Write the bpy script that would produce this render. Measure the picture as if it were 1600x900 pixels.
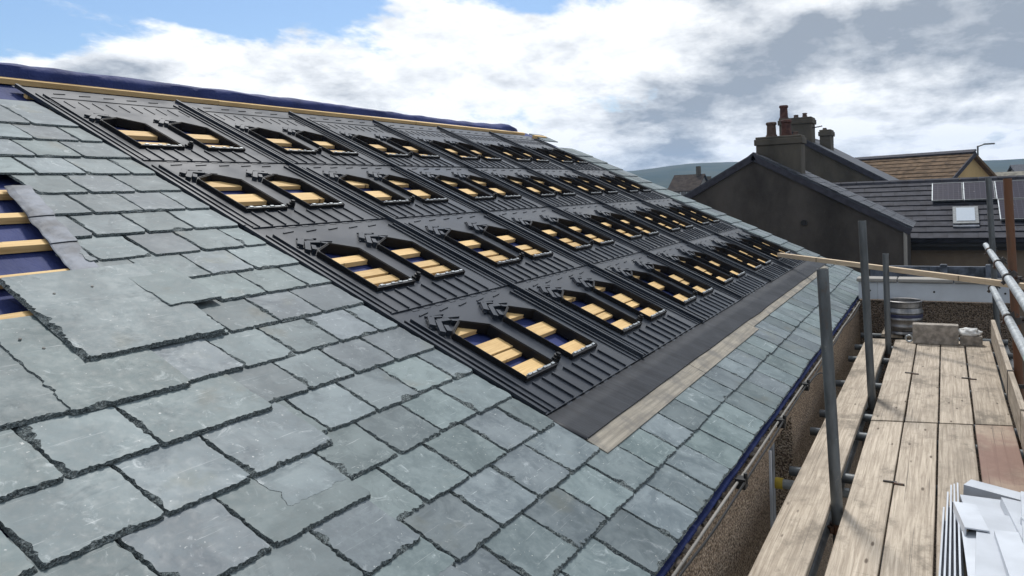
import bpy, bmesh, math, random
from mathutils import Matrix, Vector, noise
R_ = math.radians
random.seed(7)
for o in list(bpy.data.objects): bpy.data.objects.remove(o)
S = bpy.context.scene
col = S.collection
CZ = 6.4                                   # eye height above the ground

# ------------------------------------------------------------------ camera
cd = bpy.data.cameras.new('camera'); cam = bpy.data.objects.new('camera', cd); col.objects.link(cam)
RX = Vector((0.87115, 0.48937, -0.04009)); RY = Vector((0.01213, 0.06017, 0.99811)); RZ = Vector((0.49086, -0.87000, 0.04649))
cam.matrix_world = Matrix(((RX.x, RY.x, RZ.x, 0), (RX.y, RY.y, RZ.y, 0), (RX.z, RY.z, RZ.z, CZ), (0, 0, 0, 1)))
cd.sensor_width = 36; cd.lens = 27.0; cd.shift_y = -90 / 1600; cd.clip_end = 6000; cd.clip_start = .05
S.camera = cam

# ------------------------------------------------------------------ sky
SUN_AZ, SUN_EL = R_(-30), R_(59)           # azimuth from +Y towards +X
W = bpy.data.worlds.new('World'); S.world = W; W.use_nodes = True
nt = W.node_tree; nt.nodes.clear()
def N(t, **k):
    n = nt.nodes.new(t)
    for a, b in k.items(): setattr(n, a, b)
    return n
def L(a, b): nt.links.new(a, b)
def M(op, a, b=None, c=None, clamp=False):
    n = N('ShaderNodeMath', operation=op, use_clamp=clamp)
    for i, x in enumerate((a, b, c)):
        if x is None: continue
        if hasattr(x, 'links'): L(x, n.inputs[i])
        else: n.inputs[i].default_value = x
    return n.outputs[0]
def MIX(f, a, b):
    n = N('ShaderNodeMix', data_type='RGBA')
    for s, x in ((n.inputs[0], f), (n.inputs[6], a), (n.inputs[7], b)):
        if hasattr(x, 'links'): L(x, s)
        else: s.default_value = x
    return n.outputs[2]
def RAMP(v, lo, hi):
    n = N('ShaderNodeMapRange', interpolation_type='SMOOTHSTEP')
    L(v, n.inputs[0]); n.inputs[1].default_value = lo; n.inputs[2].default_value = hi
    return n.outputs[0]
sky = N('ShaderNodeTexSky', sky_type='NISHITA', sun_disc=False, sun_elevation=SUN_EL, sun_rotation=SUN_AZ)
tc = N('ShaderNodeTexCoord'); sp = N('ShaderNodeSeparateXYZ'); L(tc.outputs['Generated'], sp.inputs[0])
zc = M('MAXIMUM', sp.outputs[2], 0.0)
den = M('ADD', zc, .30)
qx = M('DIVIDE', sp.outputs[0], den); qy = M('DIVIDE', sp.outputs[1], den)
def cloudnoise(sx, sy, ox, oy, det, rough, dist=0.0, z=0.0):
    c = N('ShaderNodeCombineXYZ')
    L(M('MULTIPLY_ADD', qx, sx, ox), c.inputs[0]); L(M('MULTIPLY_ADD', qy, sy, oy), c.inputs[1]); c.inputs[2].default_value = z
    n = N('ShaderNodeTexNoise'); n.inputs['Scale'].default_value = 1; n.inputs['Detail'].default_value = det
    n.inputs['Roughness'].default_value = rough; n.inputs['Distortion'].default_value = dist
    L(c.outputs[0], n.inputs['Vector']); return n.outputs[0]
az = M('ARCTAN2', sp.outputs[0], sp.outputs[1])        # 0 at +Y, + towards +X
el = M('ARCSINE', sp.outputs[2])
def gauss(a0, e0, sa, se, sh=0.0):                       # a soft cloud mass / clearing, sheared like the wind streaks
    da = M('DIVIDE', M('SUBTRACT', az, R_(a0)), R_(sa))
    e2 = M('SUBTRACT', M('SUBTRACT', el, R_(e0)), M('MULTIPLY', M('SUBTRACT', az, R_(a0)), sh))
    de = M('DIVIDE', e2, R_(se))
    return M('POWER', 2.718, M('MULTIPLY', M('ADD', M('MULTIPLY', da, da), M('MULTIPLY', de, de)), -1))
cov = cloudnoise(1.9, 1.35, 3.1, 7.7, 10, .58, .1)
cov = M('ADD', cov, M('MULTIPLY', gauss(-49, 15.5, 12, 5.5, .1), -.24))    # the blue clearing
cov = M('ADD', cov, M('MULTIPLY', gauss(-29.5, 14.5, 3.5, 1.6), -.10))
cov = M('ADD', cov, M('MULTIPLY', gauss(-8, 10, 34, 16), .13))
cov = M('ADD', cov, M('MULTIPLY', gauss(-49, 8.6, 10, 1.7, -.03), .20))
covf = RAMP(cov, .44, .515)
shd = M('ADD', cloudnoise(2.3, 1.9, 11.3, 2.2, 9, .58, .1), M('MULTIPLY', M('SUBTRACT', cov, .55), .35))
shd = M('ADD', shd, M('MULTIPLY', gauss(-2, 9.6, 17, 3.0, .16), .20))   # the long grey bank
shd = M('ADD', shd, M('MULTIPLY', gauss(-22, 6.0, 12, 1.6, .12), .13))
shd = M('ADD', shd, M('MULTIPLY', gauss(-31, 19, 8, 2.5, .0), .12))
shd = M('ADD', shd, M('MULTIPLY', gauss(-27, 11, 10, 5, .2), -.12))     # bright gap near the sun
sf = RAMP(shd, .43, .75)
fine = cloudnoise(6.0, 5.2, 1.3, 5.2, 8, .62, .1)
sf = M('ADD', sf, M('MULTIPLY', M('SUBTRACT', fine, .5), 1.8), clamp=True)
cl = MIX(sf, (10.6, 10.8, 11.0, 1), (3.3, 3.75, 4.4, 1))
blue = MIX(1.0, sky.outputs[0], sky.outputs[0])
skyb = N('ShaderNodeVectorMath', operation='MULTIPLY'); L(sky.outputs[0], skyb.inputs[0]); skyb.inputs[1].default_value = (.9, 1.05, 1.2)
base = MIX(RAMP(el, R_(9), R_(1)), skyb.outputs[0], (6.3, 7.2, 8.2, 1))
fin = MIX(covf, base, cl)
bg = N('ShaderNodeBackground'); bg.inputs[1].default_value = .1; L(fin, bg.inputs[0])
wo = N('ShaderNodeOutputWorld'); L(bg.outputs[0], wo.inputs[0])

# ------------------------------------------------------------------ sun and exposure
sd = bpy.data.lights.new('sun', 'SUN'); sun = bpy.data.objects.new('sun', sd); col.objects.link(sun)
sd.energy = 3.0; sd.angle = R_(8); sd.color = (1, .97, .93)
sdir = Vector((math.cos(SUN_EL) * math.sin(SUN_AZ), math.cos(SUN_EL) * math.cos(SUN_AZ), math.sin(SUN_EL)))
sun.rotation_euler = sdir.to_track_quat('Z', 'Y').to_euler(); sun.location = (0, 0, 30)
vs = S.view_settings
vs.view_transform = 'Standard'; vs.look = 'None'; vs.exposure = 0.1; vs.gamma = 1

# ------------------------------------------------------------------ materials
MATS = {}
class Mat:
    def __init__(s, name, rough=.7, spec=.5, metal=0.0):
        s.m = bpy.data.materials.new(name); s.m.use_nodes = True; s.nt = s.m.node_tree
        s.b = s.nt.nodes['Principled BSDF']; s.b.inputs['Roughness'].default_value = rough
        s.b.inputs['Specular IOR Level'].default_value = spec; s.b.inputs['Metallic'].default_value = metal
        s.tc = s.nt.nodes.new('ShaderNodeTexCoord'); s.oi = s.nt.nodes.new('ShaderNodeObjectInfo')
        MATS[name] = s.m
    def n(s, t, **k):
        n = s.nt.nodes.new(t)
        for a, b in k.items(): setattr(n, a, b)
        return n
    def l(s, a, b): s.nt.links.new(a, b)
    def co(s, scale=(1, 1, 1), rnd=True, src='Object'):
        mp = s.n('ShaderNodeMapping'); mp.inputs['Scale'].default_value = scale
        s.l(s.tc.outputs[src], mp.inputs[0])
        if rnd:
            cb = s.n('ShaderNodeVectorMath', operation='SCALE'); cb.inputs[0].default_value = (37, 53, 71)
            s.l(s.oi.outputs['Random'], cb.inputs['Scale']); s.l(cb.outputs[0], mp.inputs['Location'])
        return mp.outputs[0]
    def noise(s, scale, det=5, rough=.55, vec=None, dist=0):
        n = s.n('ShaderNodeTexNoise'); n.inputs['Scale'].default_value = scale; n.inputs['Detail'].default_value = det
        n.inputs['Roughness'].default_value = rough; n.inputs['Distortion'].default_value = dist
        s.l(vec if vec is not None else s.co(), n.inputs['Vector']); return n.outputs[0]
    def rng(s, v, a, b, c=0.0, d=1.0):
        n = s.n('ShaderNodeMapRange', interpolation_type='SMOOTHSTEP'); s.l(v, n.inputs[0])
        for i, x in enumerate((a, b, c, d)): n.inputs[i + 1].default_value = x
        return n.outputs[0]
    def mix(s, f, a, b):
        n = s.n('ShaderNodeMix', data_type='RGBA')
        for q, x in ((n.inputs[0], f), (n.inputs[6], a), (n.inputs[7], b)):
            if hasattr(x, 'links'): s.l(x, q)
            else: q.default_value = x if not isinstance(x, tuple) else (x + (1,) if len(x) == 3 else x)
        return n.outputs[2]
    def col(s, c):
        if hasattr(c, 'links'): s.l(c, s.b.inputs['Base Color'])
        else: s.b.inputs['Base Color'].default_value = c + (1,)
        return s
    def vary(s, c, lo=.85, hi=1.15):          # each piece a little lighter or darker
        h = s.n('ShaderNodeHueSaturation'); s.l(c, h.inputs['Color'])
        mr = s.n('ShaderNodeMapRange'); s.l(s.oi.outputs['Random'], mr.inputs[0]); mr.inputs[3].default_value = lo; mr.inputs[4].default_value = hi
        s.l(mr.outputs[0], h.inputs['Value']); return h.outputs[0]
    def bump(s, h, strength=.3, dist=.01):
        b = s.n('ShaderNodeBump'); b.inputs['Strength'].default_value = strength; b.inputs['Distance'].default_value = dist
        s.l(h, b.inputs['Height']); s.l(b.outputs[0], s.b.inputs['Normal']); return s
    def roughmap(s, v): s.l(v, s.b.inputs['Roughness']); return s

def simple(name, c, rough=.7, spec=.5, metal=0.0, nscale=8, amt=.25, bump=.0, bs=40):
    m = Mat(name, rough, spec, metal)
    n = m.noise(nscale, 6)
    lo = tuple(x * (1 - amt) for x in c); hi = tuple(min(1, x * (1 + amt)) for x in c)
    m.col(m.vary(m.mix(m.rng(n, .3, .7), lo, hi), .93, 1.07))
    if bump: m.bump(m.noise(bs, 5), bump, .01)
    return m.m

def slate_mat():
    m = Mat('slate', .5, .26)
    big = m.noise(3.2, 6, .6, dist=.6); fine = m.noise(26, 7, .65)
    streak = m.noise(1.0, 5, .6, m.co((5, 60, 5)), .3)
    c = m.mix(m.rng(big, .36, .64), (.082, .110, .118), (.150, .186, .193))
    c = m.mix(m.rng(fine, .35, .75, 0, .55), c, (.195, .232, .238))
    c = m.mix(m.rng(m.noise(5.5, 8, .72, dist=.8), .48, .66, 0, .8), c, (.080, .106, .115))
    c = m.mix(m.rng(m.noise(9, 8, .75, dist=1.4), .57, .70, 0, .6), c, (.40, .44, .445))       # pale bloom
    c = m.mix(m.rng(m.noise(2.4, 4, .6), .58, .72, 0, .55), c, (.125, .128, .100))              # olive stain
    sc = m.noise(1.0, 3, .5, m.co((3.2, 95, 1)), 2.0)
    c = m.mix(m.rng(sc, .67, .74, 0, .6), c, (.42, .45, .45))                               # scratches
    c = m.mix(m.rng(m.noise(60, 2, .5), .71, .77, 0, .7), c, (.50, .51, .49))                 # chalky specks
    h = m.n('ShaderNodeHueSaturation'); m.l(m.vary(c, .76, 1.18), h.inputs['Color'])
    mr = m.n('ShaderNodeMapRange'); wn = m.n('ShaderNodeTexWhiteNoise', noise_dimensions='1D'); m.l(m.oi.outputs['Random'], wn.inputs['W'])
    m.l(wn.outputs[0], mr.inputs[0]); mr.inputs[3].default_value = .472; mr.inputs[4].default_value = .528; h.inputs['Saturation'].default_value = 1.0
    m.l(mr.outputs[0], h.inputs['Hue']); m.col(h.outputs[0])
    ad = m.n('ShaderNodeMath', operation='MULTIPLY_ADD'); m.l(streak, ad.inputs[0]); ad.inputs[1].default_value = .35; m.l(big, ad.inputs[2])
    ad2 = m.n('ShaderNodeMath', operation='MULTIPLY_ADD'); m.l(fine, ad2.inputs[0]); ad2.inputs[1].default_value = .3; m.l(ad.outputs[0], ad2.inputs[2])
    m.bump(ad2.outputs[0], .22, .006)
    m.roughmap(m.rng(fine, .2, .8, .44, .66))
    e = Mat('slate_dressed_edge', .75, .3)
    n1 = e.noise(75, 6, .75, e.co((1, 1.6, 3)), 1.6)
    n2 = e.noise(150, 4, .6)
    e.col(e.mix(e.rng(n2, .54, .62), e.mix(e.rng(n1, .44, .56), (.026, .034, .035), (.19, .23, .232)), (.31, .35, .35)))
    e.bump(n1, 1.0, .012)
    return m.m, e.m
SLATE, SLATE_E = slate_mat()

def wood_mat(name, c0, c1, c2, scale=(60, 3, 60), knots=True, rough=.7, vr=(.85, 1.12)):
    m = Mat(name, rough, .3)
    g = m.noise(1.0, 6, .65, m.co(scale), .6); b = m.noise(2.2, 5, .6)
    c = m.mix(m.rng(g, .3, .7), c0, c1); c = m.mix(m.rng(b, .45, .75, 0, .6), c, c2)
    if knots:
        v = m.n('ShaderNodeTexVoronoi', feature='F1'); v.inputs['Scale'].default_value = 1
        m.l(m.co((9, 2.6, .01)), v.inputs['Vector'])
        k = m.rng(v.outputs['Distance'], .05, .13, 1, 0); c = m.mix(k, c, tuple(x * .35 for x in c2))
    m.col(m.vary(c, *vr)); m.bump(g, .35, .004); return m.m
BATTEN = wood_mat('fresh_pine', (.54, .35, .145), (.72, .51, .24), (.48, .30, .12), (3, 70, 90), True, .7, (.82, 1.12))
def board_mat(name, c0, c1, c2, stain=None):
    m = Mat(name, .8, .25)
    g = m.noise(1.0, 7, .7, m.co((75, 2.2, 20)), .7); b = m.noise(1.6, 6, .65, m.co((2.2, 1, 1)))
    c = m.mix(m.rng(g, .28, .72), c0, c1); c = m.mix(m.rng(b, .48, .75, 0, .75), c, c2)
    ck = m.noise(1.0, 3, .5, m.co((95, .55, 1)), .15)
    c = m.mix(m.rng(ck, .66, .70, 0, .75), c, (.10, .085, .07))                          # drying cracks along the grain
    kn = m.n('ShaderNodeTexVoronoi', feature='F1'); kn.inputs['Scale'].default_value = 1; m.l(m.co((11, 3.2, .01)), kn.inputs['Vector'])
    c = m.mix(m.rng(kn.outputs['Distance'], .05, .12, .85, 0), c, (.07, .05, .035))
    c = m.mix(m.rng(m.noise(3.2, 8, .75, m.co((1, .6, 1))), .48, .66, 0, .8), c, (.15, .128, .10))    # grime
    cut = m.noise(1.0, 2, .5, m.co((7, 70, 1)), 1.2)
    c = m.mix(m.rng(cut, .70, .75, 0, .5), c, (.09, .075, .06))
    c = m.mix(m.rng(m.noise(1.0, 6, .7, m.co((30, 40, 1))), .60, .72, 0, .35), c, (.17, .145, .12))
    if stain: c = m.mix(m.rng(m.noise(2.1, 4, .6), .34, .62, 0, .85), c, stain)
    m.col(m.vary(c, .9, 1.08)); m.bump(g, .4, .004); return m.m
BOARD = board_mat('weathered_scaffold_board', (.26, .215, .165), (.52, .45, .36), (.23, .195, .155))
BOARD_RED = board_mat('red_stained_scaffold_board', (.33, .26, .20), (.42, .34, .26), (.25, .19, .15), (.22, .135, .11))

def tray_mat():
    m = Mat('black_moulded_plastic', .42, .36)
    n = m.noise(2.0, 5, .6, m.co((1, 1, 1))); d = m.noise(45, 4, .6)
    c = m.mix(m.rng(n, .35, .7), (.012, .016, .023), (.025, .031, .041)); c = m.mix(m.rng(d, .6, .8, 0, .3), c, (.10, .105, .11)); c = m.mix(m.rng(m.noise(3.5, 7, .7), .55, .75, 0, .5), c, (.085, .09, .095))
    m.col(c); m.roughmap(m.rng(n, .3, .7, .28, .44)); m.bump(d, .05, .003); return m.m
TRAY = tray_mat()
RIM = simple('black_frame_plastic', (.006, .006, .007), .5, .22, nscale=20)
def membrane_mat():
    m = Mat('blue_roofing_membrane', .7, .2)
    n = m.noise(3, 5, .6); w = m.noise(1, 4, .6, m.co((20, 6, 20)), 1.0)
    m.col(m.mix(m.rng(n, .3, .7), (.014, .024, .092), (.028, .042, .145))); m.bump(w, .5, .02); return m.m
MEMB = membrane_mat()
LEAD = simple('grey_lead', (.085, .097, .118), .6, .4, .1, 7, .6, .35, 22)
def flashing_mat():
    m = Mat('black_flashing', .5, .2); n = m.noise(1, 6, .65, m.co((55, 1.5, 1), False), .2); b = m.noise(4, 5, .6)
    m.col(m.mix(m.rng(n, .3, .75), (.008, .010, .014), (.026, .030, .037))); m.bump(n, .35, .006); m.roughmap(m.rng(b, .3, .7, .5, .68)); return m.m
FLASH = flashing_mat()
def ply_mat():
    m = Mat('weathered_plywood', .8, .3); n = m.noise(1, 6, .65, m.co((2, 60, 1), False), .6); b = m.noise(5, 6, .65)
    c = m.mix(m.rng(n, .3, .7), (.19, .172, .14), (.33, .30, .245)); c = m.mix(m.rng(b, .42, .66, 0, .8), c, (.145, .138, .125)); m.col(c); m.bump(n, .3, .004); return m.m
PLY = ply_mat()
def dash_mat(name, c0, c1, scale=85):
    m = Mat(name, .9, .2); v = m.n('ShaderNodeTexVoronoi', feature='F1'); v.inputs['Scale'].default_value = scale; m.l(m.co((1, 1, 1), False), v.inputs['Vector'])
    h = m.n('ShaderNodeSeparateColor'); m.l(v.outputs['Color'], h.inputs[0])
    c = m.mix(h.outputs[0], c0, c1); c = m.mix(m.rng(v.outputs['Distance'], .35, .75), c, tuple(x * .4 for x in c0))
    c = m.mix(m.rng(m.noise(.9, 5, .6, m.co((1, 1, 1), False)), .45, .75, 0, .5), c, tuple(x * .6 for x in c0)); m.col(c)
    inv = m.n('ShaderNodeMath', operation='SUBTRACT'); inv.inputs[0].default_value = 1; m.l(v.outputs['Distance'], inv.inputs[1])
    m.bump(inv.outputs[0], 1.0, .012); return m.m
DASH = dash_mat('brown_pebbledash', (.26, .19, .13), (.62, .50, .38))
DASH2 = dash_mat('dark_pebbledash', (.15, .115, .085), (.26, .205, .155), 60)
def render_mat(name, c, amt=.3):
    m = Mat(name, .92, .2); a = m.noise(.7, 7, .65, m.co((1, 1, .5), False)); b = m.noise(14, 5, .6, m.co((1, 1, 1), False))
    x = m.mix(m.rng(a, .3, .7), tuple(k * (1 - amt) for k in c), tuple(k * (1 + amt) for k in c)); x = m.mix(m.rng(b, .55, .8, 0, .35), x, tuple(k * 1.5 for k in c))
    m.col(x); m.bump(b, .4, .01); return m.m
REND = render_mat('dark_cement_render', (.056, .050, .044), .45); REND2 = render_mat('grey_chimney_render', (.075, .067, .054), .45)
OCHRE = render_mat('ochre_render', (.46, .33, .16), .12); GREYW = render_mat('grey_wall_render', (.25, .24, .22), .2)
DSLATE = simple('dark_roof_slate', (.046, .052, .064), .6, .35, nscale=6, amt=.4)
CTILE = simple('grey_concrete_tile', (.033, .034, .042), .8, .25, nscale=3, amt=.35)
BTILE = simple('brown_concrete_tile', (.115, .078, .048), .9, .15, nscale=3, amt=.4)
GTILE = simple('mossy_grey_tile', (.17, .16, .13), .8, .3, nscale=3, amt=.4)
VERGE = simple('dark_verge_mortar', (.035, .035, .045), .8, .3)
WHITE = simple('white_upvc', (.50, .53, .57), .4, .4, nscale=5, amt=.10)
FASC = simple('pale_grey_fascia', (.50, .54, .58), .45, .5, nscale=4, amt=.08)
def galv(name, c, rough, metal, rust=0.0):
    m = Mat(name, rough, .5, metal); a = m.noise(14, 6, .65, m.co((1, 1, .25), False)); b = m.noise(60, 4, .6)
    x = m.mix(m.rng(a, .3, .7), tuple(k * .65 for k in c), tuple(k * 1.2 for k in c))
    x = m.mix(m.rng(m.noise(9, 8, .8), .60, .68, 0, .55), x, (.30, .28, .25))
    x = m.mix(m.rng(m.noise(5, 7, .75), .60, .72, 0, .7), x, (.10, .055, .03))
    if rust: x = m.mix(m.rng(a, .62 - rust * .3, .78 - rust * .3, 0, .9), x, (.13, .055, .025))
    m.col(x); m.bump(b, .15, .003); return m.m
TUBE = galv('galvanised_tube', (.44, .47, .48), .42, .55)
TUBE_D = galv('dull_dark_steel_tube', (.115, .125, .13), .5, .5)
TUBE_R = galv('rusty_steel_tube', (.16, .085, .05), .75, .2, .8)
TUBE_G = galv('green_painted_tube', (.36, .52, .47), .45, .2)
IRON = galv('dark_iron_coupler', (.07, .065, .06), .55, .6, .4)
KEG = galv('stainless_keg', (.25, .245, .24), .35, .85)
KEGB = simple('dark_blue_keg_band', (.03, .035, .08), .4)
CONC = simple('concrete_block', (.29, .26, .225), .92, .2, nscale=18, amt=.3, bump=.6, bs=90)
STONE = simple('rubble', (.19, .165, .14), .9, .2, nscale=12, amt=.5, bump=.5, bs=50)
TERRA = simple('terracotta_pot', (.07, .03, .023), .8, .3, nscale=9, amt=.4); TERRA_D = simple('sooty_clay_pot', (.075, .048, .036), .85, .3, nscale=9, amt=.4)
PVG = Mat('solar_glass', .5, .12)
_b = PVG.n('ShaderNodeTexBrick'); _b.offset = 0; PVG.l(PVG.co((1, 1, 1), False), _b.inputs['Vector'])
for k, x in (('Scale', 1), ('Mortar Size', .006), ('Brick Width', .125), ('Row Height', .125)): _b.inputs[k].default_value = x
_b.inputs['Color1'].default_value = (.012, .010, .020, 1); _b.inputs['Color2'].default_value = (.015, .012, .025, 1); _b.inputs['Mortar'].default_value = (.045, .043, .06, 1)
PVG.col(PVG.mix(PVG.rng(PVG.noise(9, 5, .7), .68, .74), _b.outputs[0], (.5, .5, .5))); PVG = PVG.m
GLASS = Mat('window_glass', .05, .6).col((.02, .022, .025)).m
PALEG = Mat('bright_rooflight_glass', .15, .6).col((.40, .44, .47)).m
BLACK = Mat('black_rubber', .6, .3).col((.012, .012, .012)).m
YEL = simple('yellow_plastic_cap', (.55, .40, .05), .5)
CLOTH = simple('white_rag', (.62, .62, .60), .9, .2, nscale=12, amt=.3)
GROUND = simple('yard_ground', (.10, .09, .075), .95, .2, nscale=.6, amt=.4)
HILL = Mat('moorland_hill', .95, .1)
_h = HILL.noise(.012, 7, .6, HILL.co((1, 1, 1), False)); HILL.col(HILL.mix(HILL.rng(_h, .35, .65), (.026, .040, .026), (.060, .066, .040))); HILL = HILL.m

# ------------------------------------------------------------------ mesh helpers
class MB:
    def __init__(s): s.v = []; s.f = []; s.mi = []
    def add(s, vs, fs, mi=0):
        o = len(s.v); s.v += [tuple(x) for x in vs]; s.f += [tuple(i + o for i in f) for f in fs]; s.mi += [mi] * len(fs); return s
    def box(s, x0, x1, y0, y1, z0, z1, mi=0, T=None):
        vs = [Vector(p) for p in ((x0, y0, z0), (x1, y0, z0), (x1, y1, z0), (x0, y1, z0), (x0, y0, z1), (x1, y0, z1), (x1, y1, z1), (x0, y1, z1))]
        if T is not None: vs = [T @ p for p in vs]
        return s.add(vs, [(3, 2, 1, 0), (4, 5, 6, 7), (0, 1, 5, 4), (1, 2, 6, 5), (2, 3, 7, 6), (3, 0, 4, 7)], mi)
    def bar(s, a, b, w, h, mi=0, z=0.0):               # box along a->b in the XY plane of a tilted sheet, w wide, h high from z
        a = Vector(a); b = Vector(b); d = (b - a).normalized(); n = Vector((-d.y, d.x)) * w / 2
        q = [a + n, a - n, b - n, b + n]
        vs = [(p.x, p.y, z) for p in q] + [(p.x, p.y, z + h) for p in q]
        return s.add(vs, [(3, 2, 1, 0), (4, 5, 6, 7), (0, 1, 5, 4), (1, 2, 6, 5), (2, 3, 7, 6), (3, 0, 4, 7)], mi)
    def prism(s, poly, z0, z1, mi=0, T=None):
        n = len(poly); vs = [Vector((p[0], p[1], z0)) for p in poly] + [Vector((p[0], p[1], z1)) for p in poly]
        if T is not None: vs = [T @ p for p in vs]
        return s.add(vs, [tuple(reversed(range(n))), tuple(range(n, 2 * n))] + [(i, (i + 1) % n, (i + 1) % n + n, i + n) for i in range(n)], mi)
    def tube(s, p0, p1, r, n=14, mi=0, r1=None, hollow=False):
        p0 = Vector(p0); p1 = Vector(p1); d = (p1 - p0).normalized(); a = d.orthogonal().normalized(); b = d.cross(a); r1 = r if r1 is None else r1
        vs = []
        for p, q in ((p0, r), (p1, r1)): vs += [p + (a * math.cos(t) + b * math.sin(t)) * q for t in [2 * math.pi * i / n for i in range(n)]]
        fs = [(i, (i + 1) % n, (i + 1) % n + n, i + n) for i in range(n)]
        if hollow:
            for p, sgn in ((p0, 0), (p1, 1)):
                o = len(vs); dd = d * (.12 if sgn == 0 else -.12)
                vs += [p + (a * math.cos(t) + b * math.sin(t)) * r * .85 for t in [2 * math.pi * i / n for i in range(n)]]
                vs += [p + dd + (a * math.cos(t) + b * math.sin(t)) * r * .85 for t in [2 * math.pi * i / n for i in range(n)]]
                base = 0 if sgn == 0 else n
                for i in range(n):
                    j = (i + 1) % n
                    q1 = (base + j, base + i, o + i, o + j); q2 = (o + j, o + i, o + n + i, o + n + j)
                    fs += [q1, q2] if sgn == 0 else [q1[::-1], q2[::-1]]
        else: fs += [tuple(reversed(range(n))), tuple(range(n, 2 * n))]
        return s.add(vs, fs, mi)
    def lathe(s, prof, c, n=28, mi=0):
        vs = []; m = len(prof)
        for i in range(n):
            t = 2 * math.pi * i / n; vs += [(c[0] + r * math.cos(t), c[1] + r * math.sin(t), c[2] + z) for r, z in prof]
        return s.add(vs, [(i * m + k, ((i + 1) % n) * m + k, ((i + 1) % n) * m + k + 1, i * m + k + 1) for i in range(n) for k in range(m - 1)], mi)
    def mesh(s, name, mats, smooth=False, bevel=0):
        me = bpy.data.meshes.new(name); me.from_pydata(s.v, [], s.f)
        for m in (mats if isinstance(mats, (list, tuple)) else [mats]): me.materials.append(m)
        me.polygons.foreach_set('material_index', s.mi)
        if smooth:
            me.polygons.foreach_set('use_smooth', [True] * len(me.polygons))
            try: me.set_sharp_from_angle(angle=R_(35))
            except Exception: pass
        me.update(); return me
    def obj(s, name, mats, parent=None, world=None, smooth=False, bevel=0):
        o = link(name, s.mesh(name, mats, smooth), parent, world)
        if bevel:
            b = o.modifiers.new('bevel', 'BEVEL'); b.width = bevel; b.segments = 2; b.limit_method = 'ANGLE'
        return o
WM = {}
def link(name, me, parent=None, world=None):
    o = bpy.data.objects.new(name, me); col.objects.link(o)
    w = world if world is not None else (Matrix.Identity(4))
    if parent is not None:
        o.parent = parent; o.matrix_basis = WM[parent.name].inverted() @ w
    else: o.matrix_basis = w
    WM[o.name] = w.copy(); return o
def tag(o, label, cat, group=None):
    o['label'] = label; o['category'] = cat
    if group: o['group'] = group
    return o
def empty(name, loc, label, cat, group=None, M4=None):
    o = link(name, None, None, M4 if M4 is not None else Matrix.Translation(loc)); o.empty_display_size = .2
    return tag(o, label, cat, group)
def structure(o): o['kind'] = 'structure'; return o
def Tr(x, y, z): return Matrix.Translation((x, y, z))
def P(x, y, z): return (x, y, CZ + z)                 # heights given from eye level

# ------------------------------------------------------------------ ground and hills
g = MB(); g.add([(-1400, -40, 0), (1400, -40, 0), (1400, 1500, 0), (-1400, 1500, 0)], [(0, 1, 2, 3)])
structure(g.obj('ground', GROUND))
h = MB(); nx, ny = 90, 16; vs = []
for j in range(ny + 1):
    for i in range(nx + 1):
        x = -1300 + 2600 * i / nx; y = 560 + 860 * j / ny; t = (y - 560) / 640
        top = 35 + 8 * math.exp(-((x + 300) / 120) ** 2) - 10 * max(0, min(1, (x + 260) / 330)) + 3.0 * noise.noise((x * .006, 3.1, 0)) + 1.2 * noise.noise((x * .025, 1.1, 0))
        k = math.sin(min(1, t) * math.pi / 2) ** 1.3 if t <= 1 else math.cos((t - 1) / .344 * math.pi / 2)
        vs.append((x, y, -1 + (top + 4 * noise.noise((x * .01, y * .01, 4))) * max(0, k)))
h.add(vs, [(j * (nx + 1) + i, j * (nx + 1) + i + 1, (j + 1) * (nx + 1) + i + 1, (j + 1) * (nx + 1) + i) for j in range(ny) for i in range(nx)])
structure(h.obj('hills', HILL, smooth=True))
hz = MB(); hz.box(-1450, 1450, -45, 1550, -2, 75)
hm = bpy.data.materials.new('haze_air'); hm.use_nodes = True; hm.node_tree.nodes.clear()
_v = hm.node_tree.nodes.new('ShaderNodeVolumePrincipled'); _v.inputs['Color'].default_value = (.42, .66, 1, 1); _v.inputs['Density'].default_value = .00030; _v.inputs['Anisotropy'].default_value = .2
_o = hm.node_tree.nodes.new('ShaderNodeOutputMaterial'); hm.node_tree.links.new(_v.outputs[0], _o.inputs['Volume'])
hzo = hz.obj('haze', hm); hzo['kind'] = 'stuff'; hzo['label'] = 'thin pale haze over the town and hills'

# ------------------------------------------------------------------ the house being re-roofed
SL = R_(25); D0 = 1.75
RF = Matrix(((0, -math.cos(SL), math.sin(SL), -D0 * math.sin(SL)), (1, 0, 0, 0), (0, math.sin(SL), math.cos(SL), CZ - D0 * math.cos(SL)), (0, 0, 0, 1)))
U0, U1, VE, VR = -1.5, 12.62, .24, 6.46              # gables, eave, ridge in roof coordinates
EX, EZ = (RF @ Vector((0, VE, 0)))[0], (RF @ Vector((0, VE, 0)))[2]
RXX, RZZ = (RF @ Vector((0, VR, 0)))[0], (RF @ Vector((0, VR, 0)))[2]
house = empty('house', (-6.6, 5.5, 0), 'pebbledashed house with a half finished slate roof and solar trays', 'house')
WX = -.95; WTOP = CZ - 1.545
WY0, WY1, WZ1, WZ0 = 4.75, 5.56, CZ - 1.62, CZ - 2.75
b = MB()
b.box(WX - .3, WX, U0, WY0, 0, WTOP); b.box(WX - .3, WX, WY1, U1 - .05, 0, WTOP)
b.box(WX - .3, WX, WY0, WY1, WZ1, WTOP); b.box(WX - .3, WX, WY0, WY1, 0, WZ0)
b.obj('wall', DASH, house)
b = MB()
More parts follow.
